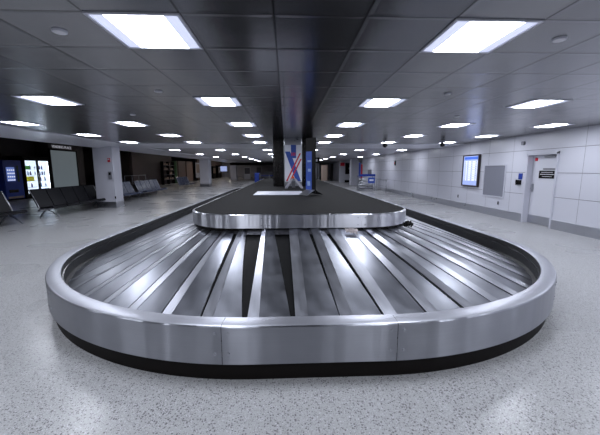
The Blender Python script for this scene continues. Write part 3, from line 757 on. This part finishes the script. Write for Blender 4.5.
# things at the far end seen over the platform
bn = thing('blue_bin', 'tall blue bin beyond the left edge of the platform', 'bin', (-3.4, 37.5, 0))
MB().box(-.25, .25, -.25, .25, 0, 1.05, .03).build('bin_body', 'blue', bn); MB().box(-.27, .27, -.27, .27, 1.05, 1.15, .02).build('bin_lid', 'navy', bn)
hs = thing('overhead_sign', 'long dark overhead sign near the far end', 'sign', (-4.6, 46, 0))
MB().box(-3.3, 3.2, -.08, .08, 2.15, 2.5, .01).build('sign_box', 'black', hs)
for x in (-3, 3): MB().cyl((x, 0, 2.5), (x, 0, ZC), .02).build('hanger', 'steel', hs)
for k, (x, y, w, h, m) in enumerate(((-6.2, 52, 1.0, 1.9, 'poster_white'), (-4.7, 56, .9, 2.0, 'white_paint'), (-2.9, 50, 1.3, 1.2, 'grey'), (-1.8, 54, .9, 2.0, 'white_paint'))):
    t = thing('far_kiosk', ('tall pale kiosk far off beside the third pillar', 'tall white kiosk far off in the middle distance', 'low grey kiosk far off beyond the blue bin', 'tall white kiosk far off, close to the dark column')[k], 'kiosk', (x, y, 0))
    MB().box(-w / 2, w / 2, -.3, .3, 0, h, .02).build('kiosk_body', m, t); MB().box(-w / 2 + .08, w / 2 - .08, -.31, -.3, h * .45, h - .1).build('kiosk_face', 'grey', t)
qr = thing('queue_barrier', 'grey queue rails beyond the platform, left of the dark column', 'barrier', (-1.9, 36, 0))
for x in (-1, 0, 1): MB().cyl((x, 0, 0), (x, 0, 1.0), .03).build('post', 'steel', qr)
MB().box(-1, 1, -.01, .01, .85, .92).box(-1, 1, -.01, .01, .45, .52).build('rail', 'blue', qr)

# ------------------------------------------------------------------ right wall fittings
tv = thing('information_screen', 'portrait information screen of pale rows in a dark frame on the white wall', 'screen', (XR, 12.15, 1.53))
TW, TH = .54, .60
f_ = MB()
for a in ((-TW, TW, TH - .05, TH), (-TW, TW, -TH, -TH + .05), (-TW, -TW + .05, -TH + .05, TH - .05), (TW - .05, TW, -TH + .05, TH - .05)): f_.box(-.09, 0, a[0], a[1], a[2], a[3], .008)
f_.build('screen_frame', 'dark_frame', tv)
MB().box(-.06, 0, -TW + .05, TW - .05, -TH + .05, TH - .05).build('screen_face', 'screen', tv)
rw = MB()
for k in range(9): rw.box(-.063, -.06, -.44, .44, .30 - .085 * k, .30 - .085 * k + .065)
rw.build('screen_rows', 'screen_white', tv)
rb = MB()
for k in range(9):
    for c_ in (-.40, -.12, .14, .32): rb.box(-.065, -.063, c_, c_ + .09, .315 - .085 * k, .315 - .085 * k + .03)
rb.build('screen_entries', 'screen_blue', tv)
MB().box(-.063, -.06, -.44, .44, .42, .52).build('screen_header', 'screen_blue', tv)
nb = thing('notice_board', 'blank grey notice board in a white frame beside the service door', 'notice board', (XR, 10.77, 1.19))
f_ = MB(); A, B = .58, .55
for a in ((-A, A, B - .04, B), (-A, A, -B, -B + .04), (-A, -A + .04, -B + .04, B - .04), (A - .04, A, -B + .04, B - .04)): f_.box(-.03, 0, a[0], a[1], a[2], a[3], .004)
f_.build('board_frame', 'white_paint', nb); MB().box(-.012, 0, -A + .04, A - .04, -B + .04, B - .04).build('board_face', 'notice', nb)
wp = thing('wall_phone', 'black wall telephone with a blue notice, left of the service door', 'telephone', (XR, 9.54, 1.29))
MB().box(-.07, 0, -.07, .08, -.17, -.03, .01).build('phone_body', 'black', wp); MB().cyl((-.085, .045, -.18), (-.085, .045, -.02), .018).build('handset', 'black_gloss', wp)
MB().box(-.012, 0, -.09, .07, -.01, .17, .002).build('blue_notice', 'blue', wp)
tag(MB().box(XR - .06, XR, 9.46, 9.58, 2.30, 2.41, .015).build('wall_speaker', 'grey'), 'small grey box high on the wall above the service door', 'wall box')
for k, (y, z, lab) in enumerate(((13.0, .48, 'small dark socket low on the wall below the information screen'), (10.45, .46, 'small grey socket low on the wall below the notice board'))):
    t = thing('wall_socket', lab, 'socket', (XR, y, z)); MB().box(-.012, 0, -.04, .04, -.06, .06, .003).build('cover_plate', ('grey', 'grey')[k], t); MB().box(-.015, -.012, -.02, .02, -.035, .035).build('socket_face', 'black', t)
al = thing('wall_alarm', 'small dark alarm high on the white wall beyond the screen', 'alarm', (XR, 20.9, 1.98)); MB().box(-.06, 0, -.10, .10, -.15, .15, .01).build('alarm_body', 'dark_frame', al); MB().box(-.09, -.06, -.05, .05, -.05, .05, .01).build('strobe', 'red', al)

# right wall beyond: recess with a white return, dark doorway panel
struct('wall_right', MB().box(XR, 12, YW - .25, YW, 0, ZC), 'white_panel')
struct('wall_right', MB().box(6.35, 12, 38.5, 38.7, 0, ZC).box(7.0, 7.2, 38.7, YE, 0, ZC), 'white_panel')
struct('pillar', MB().box(6.35, 7.1, 31.5, 32.3, 0, ZC, .01), 'white_paint')
struct('baseboard_far', MB().box(7.0, 12, 38.44, 38.5, 0, .28), 'black')
bl = thing('dark_notice_case', 'black framed notice case with a white label on the far white wall', 'notice case', (7.75, 38.45, 1.65))
MB().box(-.72, .72, -.12, 0, -.65, .65, .02).build('case_frame', 'black', bl); MB().box(-.32, .32, -.13, -.12, -.12, .16).build('case_label', 'grey', bl)
tag(MB().box(6.42, 6.92, 38.3, 38.35, 1.95, 2.35, .005).build('red_sign', 'red'), 'small red sign beside the black notice case', 'sign')
# luggage cart dispenser
lc = thing('luggage_cart_dispenser', 'luggage cart dispenser with a blue top band and blue sign by the white wall', 'cart dispenser', (5.95, 23.9, 0))
MB().box(-.62, .62, -.02, .02, 1.08, 1.22, .01, Matrix.Translation((0, -.3, 0))).box(-.62, .62, -.30, .35, 1.05, 1.10, .01).build('top_band', 'blue', lc)
for x in (-.58, .58):
    for y in (-.28, .32): MB().cyl((x, y, 0), (x, y, 1.06), .03).build('post', 'steel', lc)
rl = MB()
for z in (.25, .45, .65, .85): rl.tube([(-.58, -.28, z), (.58, -.28, z)], .016).tube([(-.58, .32, z), (.58, .32, z)], .016)
rl.build('rail', 'steel', lc)
MB().box(0.08, .58, -.34, -.31, .55, .98, .006).build('sign_plate', 'blue_print', lc)
mk = MB().box(.18, .48, -.345, -.34, .72, .84); mk.build('sign_mark', 'poster_white', lc)
MB().box(-.5, .5, -.2, .3, .1, .22, .01).build('cart_tray', 'grey', lc)
MB().box(.15, .4, -.05, .15, 1.10, 1.55, .02).build('coin_box', 'grey', lc)
tb = thing('feather_banner', 'narrow red and navy upright banner behind the cart dispenser', 'banner', (5.85, 25.2, 0))
MB().box(-.17, -.03, -.02, .02, .9, 2.1, .01).build('navy_strip', 'navy', tb); MB().box(-.0, .13, -.02, .02, .9, 1.95, .01).build('red_strip', 'red', tb)
MB().cyl((-.03, .03, 0), (-.03, .03, 2.0), .02).build('pole', 'steel', tb); MB().box(-.25, .25, -.2, .2, 0, .03).build('foot', 'steel', tb)
br = thing('barrier_rail', 'low steel barrier rail beside the cart dispenser', 'barrier', (6.55, 22.6, 0), 0)
MB().tube([(0, .5, 0), (0, .5, .85), (.1, -1.4, .85), (.1, -1.4, 0)], .025).build('rail_hoop', 'steel', br)
MB().tube([(0.02, .5, .45), (.1, -1.4, .45)], .018).build('lower_rail', 'steel', br)

# standing sign on pole & far-right glass partition with dark things
ps = thing('pole_sign', 'black square sign on a thin pole beyond the platform', 'sign', (2.35, 25.5, 0))
MB().cyl((0, 0, 0), (0, 0, 2.1), .02).build('pole', 'steel', ps); MB().box(-.28, .28, -.04, .04, 2.05, 2.5, .01).build('sign_face', 'black', ps); MB().box(-.08, .1, -.045, -.04, 2.18, 2.38).build('sign_mark', 'white_mark', ps); MB().cyl((0, 0, 0), (0, 0, .03), .2, 20).build('foot', 'steel', ps)
gp = thing('glass_partition', 'steel framed glass partition along the far right side', 'partition', (4.4, 44, 0))
for y in (0, 3, 6, 9, 12): MB().box(-.04, .04, y - .04, y + .04, 0, 2.4).build('mullion', 'steel', gp)
MB().box(-.04, .04, 0, 12, 2.4, 2.5).build('top_rail', 'steel', gp)
for k, (x, y, w, h, m, lab) in enumerate(((3.1, 41.5, .9, 1.2, 'black', 'dark chest-high stand on the far right of the hall'), (5.0, 42.5, .8, 2.1, 'tan', 'tan tall stand before the glass partition'), (1.9, 44, .5, 1.7, 'black', 'dark tall stand close to the pole sign'), (5.9, 42, .35, 2.3, 'black', 'thin black upright beside the tan stand'))):
    t = thing('display_stand', lab, 'stand', (x, y, 0)); MB().box(-w / 2, w / 2, -.2, .2, .05, h, .03).build('stand_body', m, t); MB().box(-w / 2 - .03, w / 2 + .03, -.25, .25, 0, .05, .01).build('stand_base', 'steel', t)

for k, y in enumerate((27.5, 36, 44, 52, 60)):  # unseen lamps added above the soffit edge to lift the dark bay
    t = thing('bay_fill_light', 'unseen warm fill lamp added above the shop fronts, hidden by the soffit', 'ceiling light', (-10.5, y, 3.3), 0, 'added fill lamps above the shop fronts')
    MB().box(-.32, .32, -.62, .62, -.03, -.001).build('fill_frame', 'white_paint', t); MB().box(-.28, .28, -.58, .58, -.036, -.03).build('fill_lens', 'dim', t)
# ------------------------------------------------------------------ world + camera
w = bpy.data.worlds.new('World'); SC.world = w; w.use_nodes = True
w.node_tree.nodes['Background'].inputs[0].default_value = (.5, .55, .7, 1); w.node_tree.nodes['Background'].inputs[1].default_value = .02
cam = bpy.data.cameras.new('Camera'); co = bpy.data.objects.new('Camera', cam); C.objects.link(co)
cam.sensor_fit = 'HORIZONTAL'; cam.sensor_width = 36; cam.lens = 320.4 / 600 * 36; cam.clip_end = 200
pi_, ya, ro = 0.15009, 0.04205, 0.0016
co.location = (0, 0, 1.6)
co.rotation_euler = (Matrix.Rotation(-ya, 4, 'Z') @ Matrix.Rotation(PI / 2 - pi_, 4, 'X') @ Matrix.Rotation(-ro, 4, 'Z')).to_euler()
SC.camera = co
SC.view_settings.view_transform = 'Standard'; SC.view_settings.look = 'None'; SC.view_settings.gamma = 1; SC.view_settings.use_curve_mapping = False
SC.view_settings.exposure = 1.68
SC.cycles.max_bounces = 10; SC.cycles.sample_clamp_indirect = 6
SC.cycles.use_denoising = True
